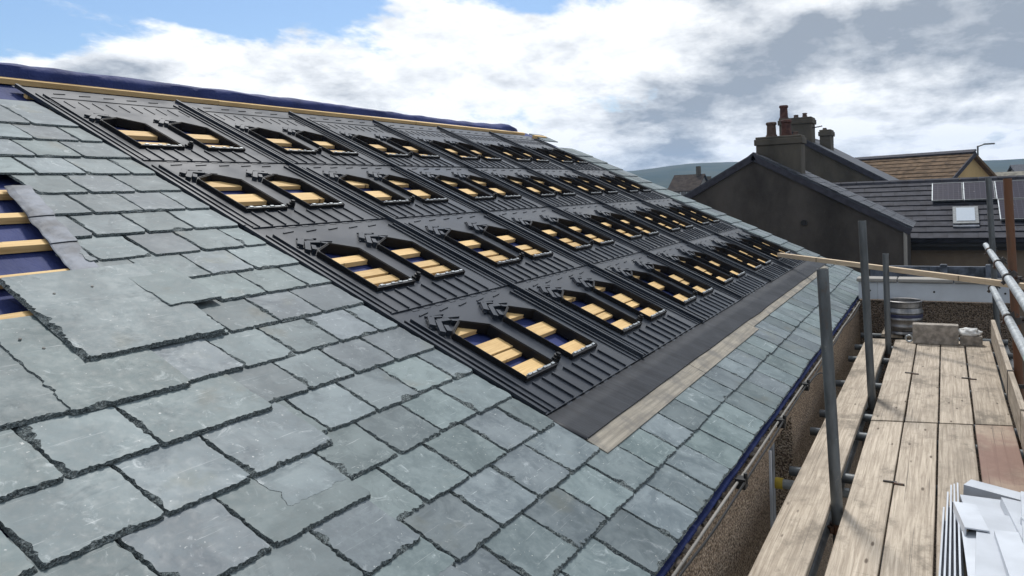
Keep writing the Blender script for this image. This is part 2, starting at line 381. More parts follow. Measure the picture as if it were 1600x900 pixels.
for y in (U0 + .02, U1 - .32):
    b.add([(WX - .3, y, 0), (WX - .3, y, EZ - .1), (RXX, y, RZZ - .1), (2 * RXX - WX, y, EZ - .1), (2 * RXX - WX, y, 0),
           (WX - .3, y + .25, 0), (WX - .3, y + .25, EZ - .1), (RXX, y + .25, RZZ - .1), (2 * RXX - WX, y + .25, EZ - .1), (2 * RXX - WX, y + .25, 0)],
          [(0, 1, 2, 3, 4), (9, 8, 7, 6, 5)] + [(i + 5, (i + 1) % 5 + 5, (i + 1) % 5, i) for i in range(5)])
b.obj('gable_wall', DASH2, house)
w = MB()
fx = WX - .12
w.box(fx - .06, fx, WY0 + .002, WY0 + .07, WZ0, WZ1 - .002); w.box(fx - .06, fx, WY1 - .07, WY1 - .002, WZ0, WZ1 - .002); w.box(fx - .06, fx, WY0 + .07, WY1 - .07, WZ1 - .07, WZ1 - .002); w.box(fx - .06, fx, WY0 + .07, WY1 - .07, WZ0 + .002, WZ0 + .07)
win = w.obj('window', WHITE, house)
w = MB(); w.box(fx - .045, fx - .02, WY0 + .072, WY1 - .072, WZ0 + .072, WZ1 - .072); w.obj('pane', GLASS, win)
w = MB(); w.box(fx + .002, WX + .012, WY0 + .003, WY0 + .025, WZ0, WZ1 - .003); w.obj('window_trim', WHITE, win)

# roof sheet (front slope, with a wrinkled membrane) and the back slope
r = MB(); nu, nv = 150, 60; vs = []
for j in range(nv + 1):
    for i in range(nu + 1):
        u = U0 + (U1 - .25 - U0) * i / nu; v = VE + (VR - VE) * j / nv
        sag = .006 * noise.noise((u * 2.2, v * 3.1, 0)) - .004
        vs.append((u, v, -.038 + sag))
r.add(vs, [(j * (nu + 1) + i, j * (nu + 1) + i + 1, (j + 1) * (nu + 1) + i + 1, (j + 1) * (nu + 1) + i) for j in range(nv) for i in range(nu)])
roof = r.obj('roof', MEMB, house, RF, smooth=True)
roof['label'] = 'front roof slope of blue membrane, battens and slates'
def rpart(mb, name, mat, M4=None, smooth=False, bevel=0): return mb.obj(name, mat, roof, RF @ M4 if M4 is not None else RF, smooth, bevel)
b = MB(); zz = .02
b.add([(RXX - .02, U0, RZZ - .06), (RXX - .02, U1 - .1, RZZ - .06), (2 * RXX - EX, U1 - .1, EZ - .06), (2 * RXX - EX, U0, EZ - .06)], [(0, 1, 2, 3)])
b.obj('back_slope', MEMB, house)
# roof boarding under the membrane closes the roof from below
b = MB(); b.box(U0, U1 - .25, VE + .02, VR - .05, -.12, -.055); rpart(b, 'roof_boarding', PLY)

# ---- slates
def ragged(a, b2, step, amp, rnd):
    n = max(2, int(abs(b2 - a) / step)); return [a + (b2 - a) * i / n for i in range(n + 1)], n
def make_slate(u0, u1, vb, length, rnd, detail=1.0, th=.011, skew=0.0, poly=None, dogear=None):
    """dressed slate: flat riven face, rough chipped bevel on the tail and both sides"""
    wd = u1 - u0; st = .010 / detail
    path = []                                         # outer outline, from head-left down, along the tail, up to the head-right
    nl = max(4, int(length / st / 1.6)); nb = max(4, int(wd / st))
    ph = rnd.random() * 50
    c1, c2 = rnd.uniform(0, .010), rnd.uniform(0, .012)
    for i in range(nl + 1):
        t = i / nl; v = length * (1 - t); path.append((0 + skew * (1 - t), v, 'l'))
    for i in range(1, nb): path.append((wd * i / nb, 0, 'b'))
    for i in range(nl + 1):
        t = i / nl; path.append((wd + skew * t, length * t, 'r'))
    out, mid, top = [], [], []
    for k, (x, y, sd_) in enumerate(path):
        a = noise.noise((x * 9 + ph, y * 9, 1)) * .0035 + noise.noise((x * 45 + ph, y * 45, 2)) * .0026
        bw = (.0092 + .010 * noise.noise((x * 14 + ph, y * 14, 5)) + .010 * noise.noise((x * 55 + ph, y * 55, 8)) + rnd.uniform(-.004, .004)) * (1 if detail > .9 else .75)
        chip = max(0, noise.noise((x * 7 + ph, y * 7, 9)) - .32) * .075
        bw = max(.002, bw * (.55 + 1.1 * abs(noise.noise((x * 4 + ph, y * 4, 31)) * 1.6)) + chip)
        m_ = bw * rnd.uniform(.3, .75)
        if sd_ == 'l': dx, dy = 1, 0
        elif sd_ == 'r': dx, dy = -1, 0
        else: dx, dy = 0, 1
        if y > length - 1e-6: dy = 0; bwh = 0
        # round the tail corners a touch
        cx = 0; cy = 0
        if x < .012 and y < .012 and sd_ != 'b': cx, cy = c1, c1 * .6
        if x > wd - .012 and y < .012 and sd_ != 'b': cx, cy = -c2, c2 * .6
        if sd_ in 'lr' and y < bw: dyy = bw - y
        else: dyy = 0
        ox, oy = x + a * dx + cx, y + a * dy + cy
        rr = .6 if sd_ == 'r' else 1
        out.append((ox, oy, 0)); mid.append((ox + dx * m_ * rr, oy + dy * m_ + dyy * .5, th * rnd.uniform(.15, .85)))
        tx = ox + dx * bw * rr; ty = oy + dy * bw + dyy
        if sd_ == 'b': tx = min(max(tx, .02), wd - .02)
        top.append((tx, ty, th))
    n = len(out); mb = MB(); fs = []; mi = []
    V = out + mid + top
    for i in range(n - 1):
        fs += [(i, i + 1, n + i + 1, n + i), (n + i, n + i + 1, 2 * n + i + 1, 2 * n + i)]; mi += [1, 1]
    fs.append(tuple(range(2 * n, 3 * n))); mi.append(0)
    fs.append((0, n, 2 * n, 3 * n - 1, 2 * n - 1, n - 1)); mi.append(1)
    fs.append(tuple(reversed(range(n)))); mi.append(1)
    mb.v = V; mb.f = fs; mb.mi = mi
    return mb
NSL = [0]
def put_slate(u0, u1, vb, length=.42, tail=.016, slope=.050, detail=1.0, th=.011, yaw=0.0, label=None, skew=0.0):
    rnd = random.Random(int(u0 * 977 + vb * 3557) + 11)
    g_ = .003; mb = make_slate(u0 + g_, u1 - g_, vb, length, rnd, detail, th, skew)
    M4 = Tr(u0 + g_, vb + rnd.uniform(-.004, .004), tail + rnd.uniform(-.001, .002)) @ Matrix.Rotation(yaw + rnd.uniform(-.006, .006), 4, 'Z') @ Matrix.Rotation(-math.atan(slope) + rnd.uniform(-.002, .003), 4, 'X')
    o = rpart(mb, 'slate', [SLATE, SLATE_E], M4); NSL[0] += 1
    if label: o['label'] = label
    return o
UR = 3.335                                             # where the tray array begins
VB = [.26, .53, .785, 1.04, 1.30, 1.555, 1.815, 2.065, 2.335, 2.605, 2.865, 3.135, 3.405, 3.68, 3.965, 4.25, 4.54, 4.845, 5.15]
def left_limit(v): return max(.55, 1.03 + (v - 1.55) * .49 - .75)
PATCH_L = lambda v: 2.08 + (v - 3.07) * .19            # right edge of the bare patch
for k, vb in enumerate(VB):
    par = (k % 2 == 0)
    j0 = 2.40 if par else 2.255
    js = [j0 + .3 * i for i in range(-8, 4)]
    lim = left_limit(vb)
    js = [j for j in js if j < UR - .12] + [UR + random.uniform(-.008, .008)]
    if k < 3: js = [j for j in js if j < UR - .12]
    ln = .60 if k == len(VB) - 1 else .42
    det = 1.0 if vb < 2.6 else .6 if vb < 4 else .4
    for a, c in zip(js[:-1], js[1:]):
        if c < lim: continue
        if k < 7 and a < 1.75: continue                # older wide-gauge work to the left
        if k == 7 and a < 2.2: continue
        if (k == 9 and a < 2.2) or (k == 8 and a < 2.05): continue
        if k == 10 and a < 2.05: continue
        if 11 <= k <= 14 and c < PATCH_L(vb) + .16: continue
        a2 = a
        if 11 <= k <= 14: a2 = max(a, PATCH_L(vb + .42) + .02)
        if k == 10: a2 = max(a, 2.12)
        put_slate(a2, c + random.uniform(-.004, .004), vb, ln, detail=det, tail=.040 if (k == 9 and a < 2.3) else .016)
    if k < 3:                                          # eaves courses run on to the far gable (two only), tail of the third stops at the ply
        a = js[-1]
        if k == 2: put_slate(a, 3.345, vb, .42); continue
        while a < U1 - .08:
            c = min(a + random.uniform(.285, .325), U1)
            if U1 - c < .12: c = U1
            put_slate(a, c, vb, .42, detail=.8 if a < 5.5 else .35, th=.012); a = c
# wide-gauge slates at the lower left and the loose big ones
for vb, js in ((2.065, (1.72, 2.255)), (1.775, (.72, 1.01, 1.33, 1.655, 2.16)), (1.485, (.78, 1.095, 1.47, 1.805, 2.215)), (1.195, (.72, 1.0, 1.31, 1.64, 2.105)), (.93, (.8, 1.14, 1.46, 1.79, 2.085)), (.66, (.98, 1.3, 1.63, 2.07)), (.40, (1.1, 1.42, 1.75, 2.06)), (.26, (1.26, 1.58, 1.90, 2.05))):
    for i, (a, c) in enumerate(zip(js[:-1], js[1:])):
        put_slate(a, c, vb, .46, tail=.021, slope=.055, detail=1.15, th=.014, yaw=random.uniform(-.012, .012))
put_slate(1.50, 1.98, 2.06, .70, tail=.026, slope=.045, th=.016, detail=1.2, yaw=-.03, label='large slate whose full length shows beside the bare battens')
put_slate(1.06, 1.53, 2.09, .66, tail=.020, slope=.045, th=.014, detail=1.1, yaw=-.02)
big = put_slate(1.71, 2.375, 2.335, .72, tail=.030, slope=.022, th=.017, detail=1.3, yaw=.0, skew=.04, label='largest slate, scratched, laid over the edge of the bare patch')
for (u, v) in ((1.88, 2.86), (2.06, 2.88), (1.64, 2.49), (1.60, 2.58)):
    b = MB(); b.lathe([(0.0, .003), (.004, .0028), (.006, .001), (.006, -.003)], (u, v, .026 + (.012 if v > 2.7 else 0)), 10); rpart(b, 'nail_head', GREYW, smooth=True)
# verge slates at the far gable
for k, vb in enumerate(VB[2:], 2):
    j = 11.90
    splits = [j, 12.24, U1] if k % 2 else [j, 12.10, 12.40, U1]
    for a, c in zip(splits[:-1], splits[1:]): put_slate(a, c, vb, .44, detail=.3, th=.012)
print('slates', NSL[0])
# ---- bare patch: battens and lead soakers
for v in (2.46, 2.78, 3.10, 3.42, 3.74, 4.04):
    b = MB(); b.box(U0 + .1, PATCH_L(v) + .06 - (.28 if v < 3 else 0), v - .028, v + .028, -.034, .004); rpart(b, 'batten', BATTEN, bevel=.002)
def soaker(vt, vbm, z):
    mb = MB(); n = 12; vs = []
    for i in range(n + 1):
        v = vbm + (vt - vbm) * i / n
        l = PATCH_L(v) + .012 * noise.noise((v * 9, 2, 0)); r_ = l + .135 + .01 * noise.noise((v * 7, 5, 0))
        for t, zz2 in ((0, .004), (.05, .006), (.3, .009), (.7, .010), (1, .009)):
            vs.append((l + (r_ - l) * t, v, z + zz2 + .003 * noise.noise((v * 16, t * 4, 7))))
    mb.add(vs, [(i * 5 + k, i * 5 + k + 1, (i + 1) * 5 + k + 1, (i + 1) * 5 + k) for i in range(n) for k in range(4)])
    o = rpart(mb, 'lead_soaker', LEAD); so = o.modifiers.new('thick', 'SOLIDIFY'); so.thickness = .003
for i, (t_, b_) in enumerate(((3.45, 3.05), (3.75, 3.36), (4.06, 3.66))): soaker(t_, b_, .012 + i * .006)

# ---- battens under the trays
UT1 = 11.86; RV = [1.11, 2.21, 3.385, 4.55]; RH = [1.10, 1.175, 1.165, 1.52]
bt = [(1.40, 1.50), (1.645, 1.755), (1.875, 1.975), (RV[1] + .25, RV[1] + .285), (RV[1] + .335, RV[1] + .405), (RV[1] + .435, RV[1] + .505), (RV[1] + .62, RV[1] + .70),
      (RV[2] + .24, RV[2] + .27), (RV[2] + .43, RV[2] + .56), (RV[2] + .70, RV[2] + .80), (RV[3] + .28, RV[3] + .41), (RV[3] + .54, RV[3] + .65), (RV[3] + 1.0, RV[3] + 1.05), (RV[3] + 1.35, RV[3] + 1.4)]
for a, c in bt:
    u = UR + .02
    while u < UT1:
        e = min(UT1, u + random.uniform(3.6, 4.8)); b = MB(); b.box(u, e - .004, a, c, -.034, -.001 - random.uniform(0, .004)); rpart(b, 'batten', BATTEN); u = e
for i in range(6):
    u = UR + 1.421 * i
    for q in (.30, .90):
        if (i * 2 + int(q > .5)) % 3 != 1:
            b = MB(); b.box(u + q, u + q + .29 + random.uniform(-.05, .03), 1.575, 1.637, -.034, -.012); rpart(b, 'batten_offcut', BATTEN)
# ---- flashing, plywood strip
b = MB(); n = 260; vs = []
for i in range(n + 1):
    u = UR + .0 + (UT1 + .35 - UR) * i / n
    for t, z0 in ((0, .028), (.012, .031), (.5, .018), (1, .003)):
        vs.append((u, .872 + .012 * noise.noise((u * 1.3, 1, 0)) * (1 - t) + .253 * t, z0 + .003 * noise.noise((u * 4, t * 3, 3))))
b.add(vs, [(i * 4 + k, (i + 1) * 4 + k, (i + 1) * 4 + k + 1, i * 4 + k + 1)[::1] for i in range(n) for k in range(3)])
o = rpart(b, 'eaves_flashing', FLASH, smooth=True); s_ = o.modifiers.new('thick', 'SOLIDIFY'); s_.thickness = .004
u = UR + .01; first = True
while u < 11.8:
    e = min(11.8, u + (1.72 if u < 6 else random.uniform(2.0, 2.5)))
    b = MB(); lo = .752 if e < 7.0 else .80; s_ = .003 * (u % 2)
    b.box(u, e - .006, lo, .93, .006, .024); rpart(b, 'plywood_strip', PLY, bevel=.002); u = e
# ---- ridge batten, folded membrane over the ridge, eaves membrane
b = MB(); b.box(U0 + .2, 5.4, 6.245, 6.287, -.03, .016); rpart(b, 'ridge_batten', BATTEN, bevel=.003)
b = MB(); b.box(5.405, 11.95, 6.245, 6.287, -.03, .014); rpart(b, 'ridge_batten', BATTEN, bevel=.003)
b = MB(); nu = 260; prof = [(6.285, .015), (6.298, .05), (6.312, .085), (6.335, .11), (6.38, .122), (6.45, .10), (6.56, .02), (6.72, -.10), (6.95, -.29)]; vs = []
for i in range(nu + 1):
    u = U0 + (11.75 - U0) * i / nu
    for k, (v, z) in enumerate(prof):
        a = noise.noise((u * .9, k * .45, 1)) * .016 + abs(noise.noise((u * 2.6 + k * .5, k * .9, 4))) * .022 - .004
        lift = .80 - .35 * max(0, min(1, (u - 6.5) / 3)) + (.35 if u > 11.2 else 0) * math.sin((u - 11.2) / .55 * math.pi)
        vs.append((u, v + a * .3, (z * lift + a) if k else z))
m_ = len(prof)
b.add(vs, [(i * m_ + k, (i + 1) * m_ + k, (i + 1) * m_ + k + 1, i * m_ + k + 1) for i in range(nu) for k in range(m_ - 1)])
rpart(b, 'ridge_membrane', MEMB, smooth=True)
b = MB(); nu = 180; vs = []
for i in range(nu + 1):
    u = U0 + (U1 - .1 - U0) * i / nu; a = .006 * noise.noise((u * 3, 0, 0))
    for v, z in ((.30, -.03), (.252 + a, -.024), (.245 + a, -.028), (.248 + a, -.062 + a)): vs.append((u, v, z))
b.add(vs, [(i * 4 + k, (i + 1) * 4 + k, (i + 1) * 4 + k + 1, i * 4 + k + 1) for i in range(nu) for k in range(3)])
o = rpart(b, 'eaves_membrane', MEMB, smooth=True); s_ = o.modifiers.new('thick', 'SOLIDIFY'); s_.thickness = .003
# scraps at the far end of the ridge
b = MB(); b.box(11.9, 12.35, 6.02, 6.07, 0, .05); rpart(b, 'batten_offcut', BATTEN)
b = MB(); b.box(12.0, 12.5, 5.85, 6.2, .015, .03); rpart(b, 'slate', [SLATE])
# wall head: rafters' feet and rubble
b = MB(); rr = random.Random(3)
for i in range(620):
    y = rr.uniform(1.5, 11); x = rr.uniform(WX - .16, WX - .01); s0 = rr.uniform(.008, .024)
    ang = rr.random() * 6; T = Tr(x, y, WTOP + s0 * .5) @ Matrix.Rotation(ang, 4, 'Z') @ Matrix.Rotation(rr.random(), 4, 'X')
    b.box(-s0, s0, -s0 * rr.uniform(.6, 1.4), s0, -s0 * .6, s0 * .6, 0, T)
o = b.obj('rubble', STONE, house); o['kind'] = 'stuff'

# ------------------------------------------------------------------ solar trays
TW = 1.421
def opening(a0):
    return [(a0, .235), (a0 + .375, .235), (a0 + .375, .73), (a0 + .19, .845), (a0 + .03, .775), (a0, .745)]
def inset(poly, d):
    n = len(poly); out = []
    for i in range(n):
        p0, p1, p2 = Vector(poly[i - 1]), Vector(poly[i]), Vector(poly[(i + 1) % n])
        e1 = (p1 - p0).normalized(); e2 = (p2 - p1).normalized(); n1 = Vector((-e1.y, e1.x)); n2 = Vector((-e2.y, e2.x))
        k = (n1 + n2); k = k / max(.3, k.dot(n1)) ; out.append(tuple(p1 + k * d))
    return out
A1, A2 = .215, .80
def tray_sheet(H, top):
    bm = bmesh.new()
    loops = [[(0, 0), (TW - .004, 0), (TW - .004, H + .04), (0, H + .04)], inset(opening(A1), .004), inset(opening(A2), .004)]
    es = []
    for lp in loops:
        vv = [bm.verts.new((x, y, .012 - .009 * y / H)) for x, y in lp]
        es += [bm.edges.new((vv[i], vv[(i + 1) % len(vv)])) for i in range(len(vv))]
    bmesh.ops.triangle_fill(bm, use_beauty=True, use_dissolve=False, edges=es)
    for f in bm.faces:
        if f.normal.z < 0: f.normal_flip()
    mb = MB(); idx = {v: i for i, v in enumerate(bm.verts)}
    mb.add([v.co for v in bm.verts], [tuple(idx[v] for v in f.verts) for f in bm.faces]); bm.free()
    z = .008
    mb.box(0, TW - .004, -.001, .006, .000, .0125)                                         # folded lower edge
    mb.box(.0, .022, .0, H, z - .004, .034)     # upstand over the side joint
    for a, hh in ((.082, .019), (.138, .019)): mb.bar((a, .004), (a, H * .90), .012, hh * .85, z=z - .004)
    for a, hh in ((TW - .10, .016), (TW - .045, .018)): mb.bar((a, .004), (a, H * .92), .012, hh * .85, z=z - .004)
    x = .25
    for i, g_ in enumerate((.0, .115, .12, .15, .12, .13, .14, .12)):                       # drainage ribs below the openings
        x += g_; mb.bar((x, .006), (x, .212), .011, .014, z=z)
        mb.box(x + .012, x + .07, -.026, .004, .000, .0055)                                 # tabs hooked over the tray below
    for i in range(5): mb.bar((.25 + .21 * i, H - .09), (.25 + .21 * i + .1, H - .075), .008, .008, z=.002)
    if top:
        for i in range(11): mb.bar((.12 + .115 * i, H - .42), (.12 + .115 * i, H - .27), .009, .009, z=.002)
        mb.box(0, TW - .004, H - .2, H - .192, 0, .010)
    for a0 in (A1, A2):
        for q in range(3): mb.bar((a0 - .045 + q * .04, .865 - q * .012), (a0 + .03 + q * .045, .955 - q * .004), .010, .012, z=z - .004)   # slim deflectors
        mb.bar((a0 + .055, .985), (a0 + .21, .965), .010, .010, z=z - .004); mb.bar((a0 + .10, .945), (a0 + .30, .905), .010, .010, z=z - .004)
    return mb
def frame(a0):
    mb = MB(); o1 = opening(a0); o2 = inset(o1, .015); n = len(o1); z0, z1 = -.026, .036
    vs = [(x, y, z0) for x, y in o1] + [(x, y, z1) for x, y in o1] + [(x, y, z1) for x, y in o2] + [(x, y, z0) for x, y in o2]
    fs = []
    for i in range(n):
        j = (i + 1) % n
        fs += [(i, j, n + j, n + i), (n + i, n + j, 2 * n + j, 2 * n + i), (2 * n + i, 2 * n + j, 3 * n + j, 3 * n + i), (3 * n + i, 3 * n + j, j, i)]
    mb.add(vs, fs)
    lip = inset(o1, .006); lip2 = inset(o1, .011)
    for i in range(n):
        if i == 0: continue
        mb.bar(lip[i], lip[(i + 1) % n], .005, .006, z=z1 - .001)
    return mb
def baffle(a0):
    mb = MB()                                                                              # stout water deflectors at the shoulder
    mb.bar((a0 - .035, .79), (a0 + .055, .895), .036, .030, z=.004); mb.bar((a0 + .06, .90), (a0 + .16, .885), .030, .027, z=.004)
    mb.bar((a0 - .02, .875), (a0 + .055, .95), .040, .026, z=.004); mb.bar((a0 + .075, .955), (a0 + .15, .935), .018, .020, z=.004)
    mb.bar((a0 + .005, .775), (a0 + .045, .83), .030, .036, z=.004); mb.bar((a0 + .165, .875), (a0 + .36, .768), .022, .026, z=.004)
    return mb
def clip(a0):
    mb = MB()
    for t in (.05, .16, .23, .33): mb.box(a0 + t, a0 + t + .028, .248, .262, .022, .041); 
    mb.box(a0 + .045, a0 + .36, .258, .264, .020, .034); mb.box(a0 + .10, a0 + .145, .250, .259, .022, .037); mb.box(a0 + .27, a0 + .315, .250, .259, .022, .037)
    return mb
def bolt():
    mb = MB(); mb.lathe([(.0, .062), (.014, .062), (.016, .05), (.022, .048), (.022, .008)], (A2 - .125, .285, 0), 10); mb.box(A2 - .165, A2 - .12, .27, .30, .006, .035); return mb
rowmesh = [tray_sheet(RH[i], i == 3).mesh('sheet', TRAY) for i in range(4)]
fm = [frame(a).mesh('opening_frame', RIM) for a in (A1, A2)]
bm_ = [baffle(a).mesh('baffle', TRAY) for a in (A1, A2)]
cm = [clip(a).mesh('clip', TUBE) for a in (A1, A2)]
bo = bolt().mesh('bolt', RIM)
rows = ['bottom row', 'second row up', 'third row up', 'top row under the ridge']
cols = ['first from the left', 'second from the left', 'third from the left', 'fourth from the left', 'second from the right', 'last on the right']
for i in range(4):
    for j in range(6):
        M4 = RF @ Tr(UR + .004 + TW * j, RV[i] + random.uniform(-.006, .006), .0) @ Matrix.Rotation(random.uniform(-.0022, .0022), 4, 'Z')
        t = empty('solar_tray', None, 'black plastic solar tray with two openings, %s, %s' % (rows[i], cols[j]), 'solar tray', 'solar trays on the roof', M4)
        link('sheet', rowmesh[i], t, M4)
        for q in (0, 1):
            link('opening_frame', fm[q], t, M4); link('baffle', bm_[q], t, M4)
            c = link('clip', cm[q], t, M4)
        link('bolt', bo, t, M4)

# ------------------------------------------------------------------ scaffold
BZ = CZ - 1.80; BT = .038
def board(x0, x1, y0, y1, label, mat=BOARD, z=BZ, sk=0.0, clips=()):
    mb = MB(); rr = random.Random(int(x0 * 100 + y0 * 10)); w = x1 - x0
    n = 24; vs = []
    for i in range(n + 1):
        y = (y1 - y0) * i / n; a = .002 * noise.noise((x0 * 9, y * 1.7, 1)); c = .002 * noise.noise((x1 * 9, y * 1.7, 2)); s_ = .003 * noise.noise((x0, y * .8, 5))
        for (x, zz2) in ((a, -BT), (w + c, -BT), (w + c, -.004), (w + c - .004, 0), (a + .004, 0), (a, -.004)): vs.append((x, y + sk * x, zz2 + s_))
    fs = [(i * 6 + k, i * 6 + (k + 1) % 6, (i + 1) * 6 + (k + 1) % 6, (i + 1) * 6 + k) for i in range(n) for k in range(6)]
    fs += [tuple(reversed(range(6))), tuple(range(n * 6, n * 6 + 6))]
    mb.add(vs, [f[::-1] for f in fs])
    e = empty('scaffold_board', (x0, y0, z), label, 'scaffold board', 'scaffold boards')
    mb.obj('plank', mat, e, Tr(x0, y0, z))
    for (cx, cy) in clips:
        q = MB(); q.add([(-.055, 0, .002), (.005, -.002, .002), (.005, -.02, .002), (.06, -.022, .002), (.06, -.008, .002), (.018, -.006, .002), (.018, .014, .002), (-.055, .014, .002), (-.055, 0, .010), (.005, -.002, .010), (.005, -.02, .010), (.06, -.022, .010), (.06, -.008, .010), (.018, -.006, .010), (.018, .014, .010), (-.055, .014, .010)], [tuple(range(8))[::-1], tuple(range(8, 16))] + [(i, (i + 1) % 8, (i + 1) % 8 + 8, i + 8) for i in range(8)]); q.obj('clip', IRON, e, Tr(cx, cy, z))
    return e
SK = .22
board(-.81, -.575, 2.55, 6.20, 'narrow gap board nearest the pebbledash wall, near end', z=BZ + .006, sk=.1)
board(-.80, -.575, 6.22, 9.55, 'board beside the house wall beyond the joint, far end', sk=.1)
board(-.50, -.288, 2.5, 6.24, 'near walkway board beside the two upright poles', sk=SK, clips=((-.284, 4.98),))
board(-.278, -.066, 2.5, 6.29, 'near walkway board second from the house, with dark scratches', sk=SK)
board(-.054, .160, 2.5, 6.34, 'near walkway board with the white plastic lying on it', sk=SK, clips=((.165, 5.02),))
board(.175, .410, 2.5, 6.40, 'red stained walkway board at the outer edge', BOARD_RED, sk=SK)
board(-.50, -.288, 6.27, 9.55, 'far walkway board leading to the keg', sk=SK, clips=((-.284, 7.9),))
board(-.275, -.062, 6.32, 9.6, 'far walkway board leading to the big concrete block', sk=SK)
board(-.050, .165, 6.37, 9.6, 'far walkway board with a dark stain, third from the house', sk=SK, clips=((.17, 7.85),))
board(.180, .410, 6.43, 9.68, 'far walkway board at the outer edge by the toe board', sk=SK)
TR_ = .031
def coupler(parent, c, axis, r=TR_):
    mb = MB(); c = Vector(c); d = Vector(axis).normalized(); a = d.orthogonal().normalized(); bb = d.cross(a)
    mb.tube(c - d * .028, c + d * .028, r + .012, 12)
    T = Matrix.Translation(c) @ Matrix((a, bb, d)).transposed().to_4x4()
    mb.box(r, r + .045, -.022, .022, -.024, .024, 0, T); mb.box(-r - .03, -r, -.014, .014, -.018, .018, 0, T); mb.tube(c + a * (r + .02) - bb * .05, c + a * (r + .02) + bb * .05, .008, 8)
    mb.obj('coupler', IRON, parent)
def pole(name, p0, p1, label, mat, cps=(), cat='scaffold tube', r=TR_):
    e = empty(name, p0, label, cat, 'scaffold tubes')
    mb = MB(); mb.tube(p0, p1, r, 20, hollow=True); mb.obj('tube', mat, e, smooth=True)
    d = Vector(p1) - Vector(p0)
    for t, ax in cps: coupler(e, Vector(p0) + d * t, ax or d, r)
    return e
def upright(x, y, ztop, lean, label, mat, cps=(), r=TR_):
    zt = CZ + ztop; z0 = .0
    xt = x - lean * (ztop + 1.8); xb = x + lean * (BZ)
    return pole('scaffold_pole', (xb, y, z0), (xt, y, zt), label, mat, [((h_ + 0.0) / zt, None) for h_ in cps], 'scaffold pole', r)
upright(-.540, 4.5, -.476, .037, 'nearest upright scaffold pole beside the eaves', TUBE_D, (BZ - .12,))
upright(-.546, 6.94, -.332, .033, 'tallest inner scaffold pole, middle of the three along the roof', TUBE_D, (BZ - .12,))
upright(-.55, 9.2, -.80, .012, 'short inner scaffold pole in front of the keg', TUBE_D, (BZ - .12,))
upright(.505, 10.15, -.02, .04, 'grey outer pole behind the handrails', TUBE_D, (BZ - .12, BZ + .84, BZ + .58))
upright(.515, 7.35, -.03, .04, 'rusty brown outer pole behind the handrails', TUBE_R, (BZ - .12, BZ + .95, BZ + .62))
pole('scaffold_tube', P(.44, 2.6, -.80), P(.44, 11.15, -.86), 'upper galvanised handrail tube along the outer edge', TUBE, ((.55, None), (.885, None), (.70, None)))
pole('scaffold_tube', P(.44, 5.6, -1.13), P(.44, 9.75, -1.215), 'lower handrail tube, far piece', TUBE, ((.985, None), (.42, None)))
pole('scaffold_tube', P(.442, 2.6, -1.10), P(.44, 5.595, -1.129), 'lower handrail tube, greenish near piece', TUBE_G)
for i, y in enumerate((3.55, 5.15, 6.05, 6.55, 7.6, 8.7, 9.35)):
    lab = ['lying under the near boards', 'crossing under the scratched board', 'just before the board joint', 'just past the board joint', 'under the middle of the far boards', 'two thirds along the far boards', 'under the far board ends']
    pole('scaffold_transom', (-.90, y, BZ - BT - TR_ - .001), (.60, y, BZ - BT - TR_ - .001), 'cross tube ' + lab[i], TUBE_D)
for x, lab in ((-.605, 'inner ledger tube below the boards, house side'), (.575, 'outer ledger tube below the boards')):
    pole('scaffold_tube', (x, 2.2, BZ - BT - 3 * TR_ - .004), (x, 10.25, BZ - BT - 3 * TR_ - .004), lab, TUBE_D)
e = pole('scaffold_tube', (-.97, 5.22, CZ - 1.99), (-.55, 5.22, CZ - 1.99), 'short tube with a yellow end cap poking at the window', TUBE)
q = MB(); q.tube((-1.005, 5.22, CZ - 1.99), (-.955, 5.22, CZ - 1.99), TR_ + .006, 16); q.obj('end_cap', YEL, e, smooth=True)
# toe board
e = empty('toe_board', (.43, 2.5, BZ), 'toe board standing on edge along the outer side', 'toe board')
q = MB(); q.box(.424, .462, 6.05, 9.75, BZ + .005, BZ + .235); q.obj('plank', BOARD, e, bevel=.003)
q = MB(); q.box(.424, .462, 2.6, 6.0, BZ + .005, BZ + .235); q.obj('plank', BOARD, e, bevel=.003)
q = MB(); q.box(.420, .466, 7.2, 7.235, BZ + .0, BZ + .24); q.box(.466, .60, 7.21, 7.225, BZ + .1, BZ + .13); q.obj('bracket', IRON, e)
# long timber laid from the roof to the handrail
pa = RF @ Vector((10.70, 1.36, .075)); pb = Vector(P(.80, 8.05, -1.005)); d = (pb - pa); ln = d.length; d.normalize()
sx = d; sz = Vector((0, 0, 1)); sy = sz.cross(sx).normalized(); sz = sx.cross(sy)
T = Matrix.Translation(pa) @ Matrix((sx, sy, sz)).transposed().to_4x4()
q = MB(); q.box(0, ln, -.03, .03, -.032, .02); tag(link('timber_batten', q.mesh('timber_batten', wood_mat('pale_sawn_timber', (.50, .38, .25), (.62, .50, .35), (.42, .31, .2), (4, 80, 80), True)), None, T), 'long pale timber laid from the roof across to the handrail', 'timber')

